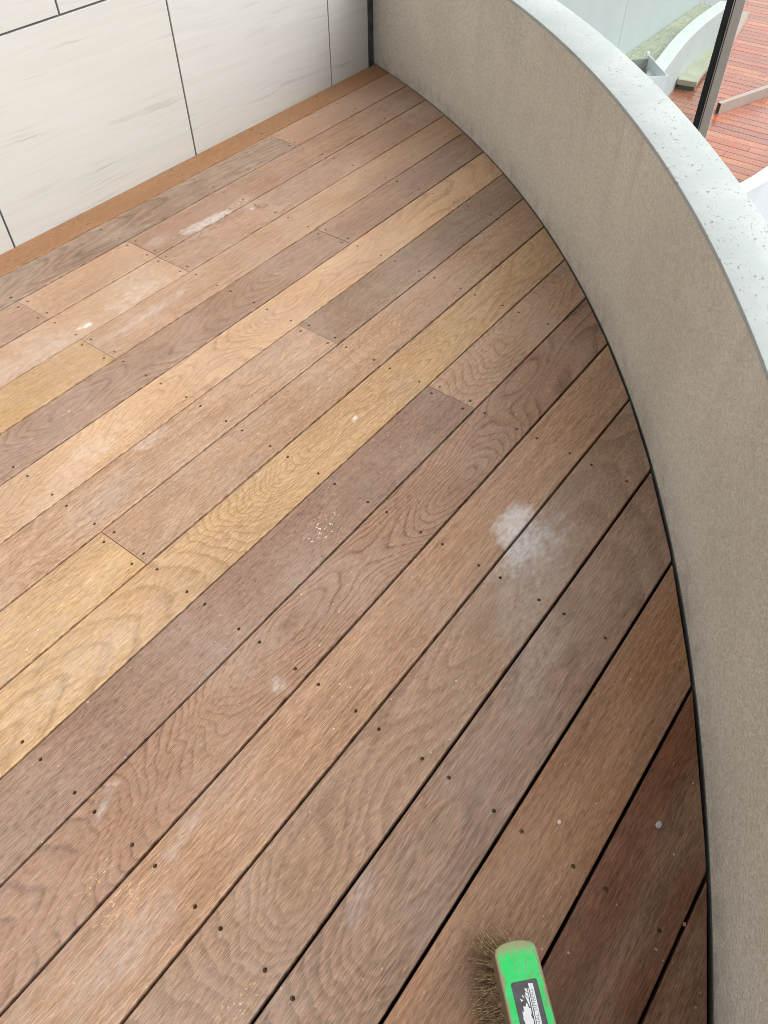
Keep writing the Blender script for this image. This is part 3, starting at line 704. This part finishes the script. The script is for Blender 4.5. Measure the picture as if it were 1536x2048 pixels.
# bristles
k = NT('coir_bristle'); P = k.objco(); nn = k.noise(P, 160, 2)
M_COIR = k.principled(k.mix(k.smooth(nn, 0.3, 0.7), (0.17, 0.105, 0.05), (0.58, 0.42, 0.24)), 0.6)
rn = random.Random(11); verts = []; faces = []
def hair(p, d, bend, L, w):
    pts = []; segs = 5
    pos = Vector(p); dr = Vector(d).normalized()
    for s in range(segs + 1):
        pts.append(pos.copy()); pos = pos + dr * (L / segs); dr = (dr + Vector(bend)).normalized()
        if pos.z < 0.0012: pos.z = 0.0012 + rn.random() * 0.004
    b0 = len(verts)
    for s, q in enumerate(pts):
        ww = w * (1 - 0.55 * s / segs)
        for a in range(3):
            an = a * 2.0944; verts.append((q.x + ww * math.cos(an), q.y + ww * math.sin(an), q.z + ww * 0.5 * math.sin(an * 2)))
    for s in range(segs):
        for a in range(3):
            i = b0 + s * 3
            faces.append((i + a, i + (a + 1) % 3, i + 3 + (a + 1) % 3, i + 3 + a))
for i in range(2600):
    px = rn.uniform(0.004, BL - 0.006); py = rn.uniform(-BW + 0.004, BW - 0.004)
    side = -py / BW                                   # +1 at the visible (left) side
    sx = -1.0 * max(0.0, 1 - px / 0.035) + rn.uniform(-0.35, 0.35) * 0.6
    sy = -(0.20 + 0.30 * side) + rn.gauss(0, 0.13)
    if rn.random() < 0.10: sy -= 0.35 * rn.random()
    hair((px, py, ZT - TH + 0.002), (sx * 0.75, sy, -1.0), (rn.uniform(-.10, .10) + sx * 0.05, rn.uniform(-.10, .06) - 0.03, rn.uniform(-.02, .06)), rn.uniform(0.062, 0.082), rn.uniform(0.00035, 0.00075))
tag(meshobj('bristles', verts, faces, M_COIR, br), kind='stuff')
# label on the brush
st = None
bm = bmesh.new(); x0, x1, y0, y1, r = 0.0448, 0.150, -0.0172, 0.0182, 0.003
pl = []
for (cx, cy, a0) in ((x0 + r, y0 + r, 180), (x1 - r, y0 + r, 270), (x1 - r, y1 - r, 0), (x0 + r, y1 - r, 90)):
    for q in range(5): an = R(a0 + q * 22.5); pl.append((cx + r * math.cos(an), cy + r * math.sin(an)))
a = [bm.verts.new((px, py, ZT + 0.0004)) for px, py in pl]; b = [bm.verts.new((px, py, ZT - 0.0002)) for px, py in pl]
bm.faces.new(a); 
for i in range(len(a)): bm.faces.new((a[i], b[i], b[(i + 1) % len(a)], a[(i + 1) % len(a)]))
stk = bmobj('label_sticker', bm, m_plain('charcoal_print', (0.055, 0.055, 0.058), 0.4, var=0.3, scale=90), br)
M_PW = m_plain('white_print', (0.78, 0.80, 0.83), 0.4, var=0.04, scale=60)
def flat(name, polys, z, mat):
    vv = []; ff = []
    for pg in polys:
        ff.append(tuple(range(len(vv), len(vv) + len(pg)))); vv += [(p[0], p[1], z) for p in pg]
    o = meshobj(name, vv, ff, mat, stk)
    bm = bmesh.new(); bm.from_mesh(o.data); bmesh.ops.triangulate(bm, faces=bm.faces); 
    for f in bm.faces:
        if f.normal.z < 0: f.normal_flip()
    bm.to_mesh(o.data); bm.free(); return o
flat('printed_bar', [[(0.0489, 0.0053), (0.0496, 0.0116), (0.145, 0.0100), (0.145, 0.0033)], [(0.0541, 0.0033), (0.0543, 0.0044), (0.145, 0.0022), (0.145, 0.0008)]], ZT + 0.0006, M_PW)
teeth = [(0.0692, -0.0026), (0.0739, -0.0054), (0.0722, -0.0075), (0.0791, -0.0088), (0.0778, -0.0106), (0.085, -0.0107), (0.0845, -0.0118), (0.0916, -0.0101), (0.0926, -0.0122), (0.099, -0.0095), (0.101, -0.0112), (0.106, -0.0075), (0.1085, -0.0085), (0.112, -0.0035), (0.112, -0.0005),
         (0.0934, 0.0007), (0.0886, 0.0012), (0.0868, 0.0003), (0.0836, -0.0004), (0.0811, 0.0010), (0.0758, 0.0012), (0.0754, -0.0011), (0.0716, -0.0014)]
flat('printed_saw_blade', [teeth], ZT + 0.0006, M_PW)
flat('printed_chips', [[(0.0637, -0.0096), (0.0663, -0.0056), (0.0674, -0.009)], [(0.06, -0.005), (0.0649, -0.0037), (0.0618, -0.0064)],
     [(0.0538, -0.001), (0.0543, 0.002), (0.0594, 0.0024), (0.0565, -0.0008)], [(0.0573, -0.001), (0.0602, 0.002), (0.0655, 0.0023), (0.0608, -0.0014)],
     [(0.0602, -0.0029), (0.0658, 0.0016), (0.0747, 0.0012), (0.0739, 0.0003), (0.0665, -0.0013)]], ZT + 0.0006, M_PW)
tc = bpy.data.curves.new('printed_text', 'FONT'); tc.body = 'NAL TIMBERS'; tc.size = 0.0068; tc.align_x = 'RIGHT'
tmp = bpy.data.objects.new('tmp_text', tc); COL.objects.link(tmp)
dg = bpy.context.evaluated_depsgraph_get(); me = bpy.data.meshes.new_from_object(tmp.evaluated_get(dg))
bpy.data.objects.remove(tmp); me.materials.clear(); me.materials.append(m_plain('grey_print', (0.30, 0.31, 0.32), 0.5))
to = bpy.data.objects.new('printed_text', me); COL.objects.link(to); to.parent = stk
to.location = (0.0555, 0.0098, ZT + 0.0008); to.rotation_euler = (0, 0, math.pi - 0.016)

# ------------------------------------------------------------------ small debris on the deck
def chip(name, loc, s, mat, label, cat, sd, flatness=0.45):
    r2 = random.Random(sd); bm = bmesh.new()
    bmesh.ops.create_icosphere(bm, subdivisions=2, radius=1.0)
    for v in bm.verts:
        f = 1 + r2.uniform(-0.22, 0.22); v.co = Vector((v.co.x * s * f, v.co.y * s * 0.78 * f, max(-0.9, v.co.z) * s * flatness * f))
    return tag(bmobj(name, bm, mat, None, (loc[0], loc[1], s * flatness * 0.8)), label, cat)
M_CHIP = m_plain('pale_plaster', (0.46, 0.45, 0.41), 0.9, var=0.2, scale=200)
chip('plaster_chip', (0.584, -2.319), 0.0062, M_CHIP, 'larger pale grey plaster chip on the dark board near the parapet', 'chip', 1)
chip('plaster_chip', (0.492, -2.189), 0.0042, m_plain('white_plaster', (0.62, 0.60, 0.55), 0.9), 'small white plaster chip on the ginger board above the brush', 'chip', 2)
chip('plaster_chip', (0.415, -2.262), 0.0030, m_plain('orange_grit', (0.40, 0.18, 0.09), 0.9), 'small orange crumb lodged in the board gap right of the brush', 'crumb', 3).location.z = -0.001
chip('wood_crumb', (2.655, -0.462), 0.011, m_plain('yellow_wood_crumb', (0.52, 0.36, 0.16), 0.8), 'yellowish crumb lying against the foot of the parapet near the corner', 'crumb', 4, 0.6)
chip('wood_crumb', (0.474, -2.410), 0.0034, m_plain('red_wood_crumb', (0.36, 0.15, 0.08), 0.8), 'tiny reddish crumb in the gap beside the parapet at lower right', 'crumb', 5).location.z = -0.002
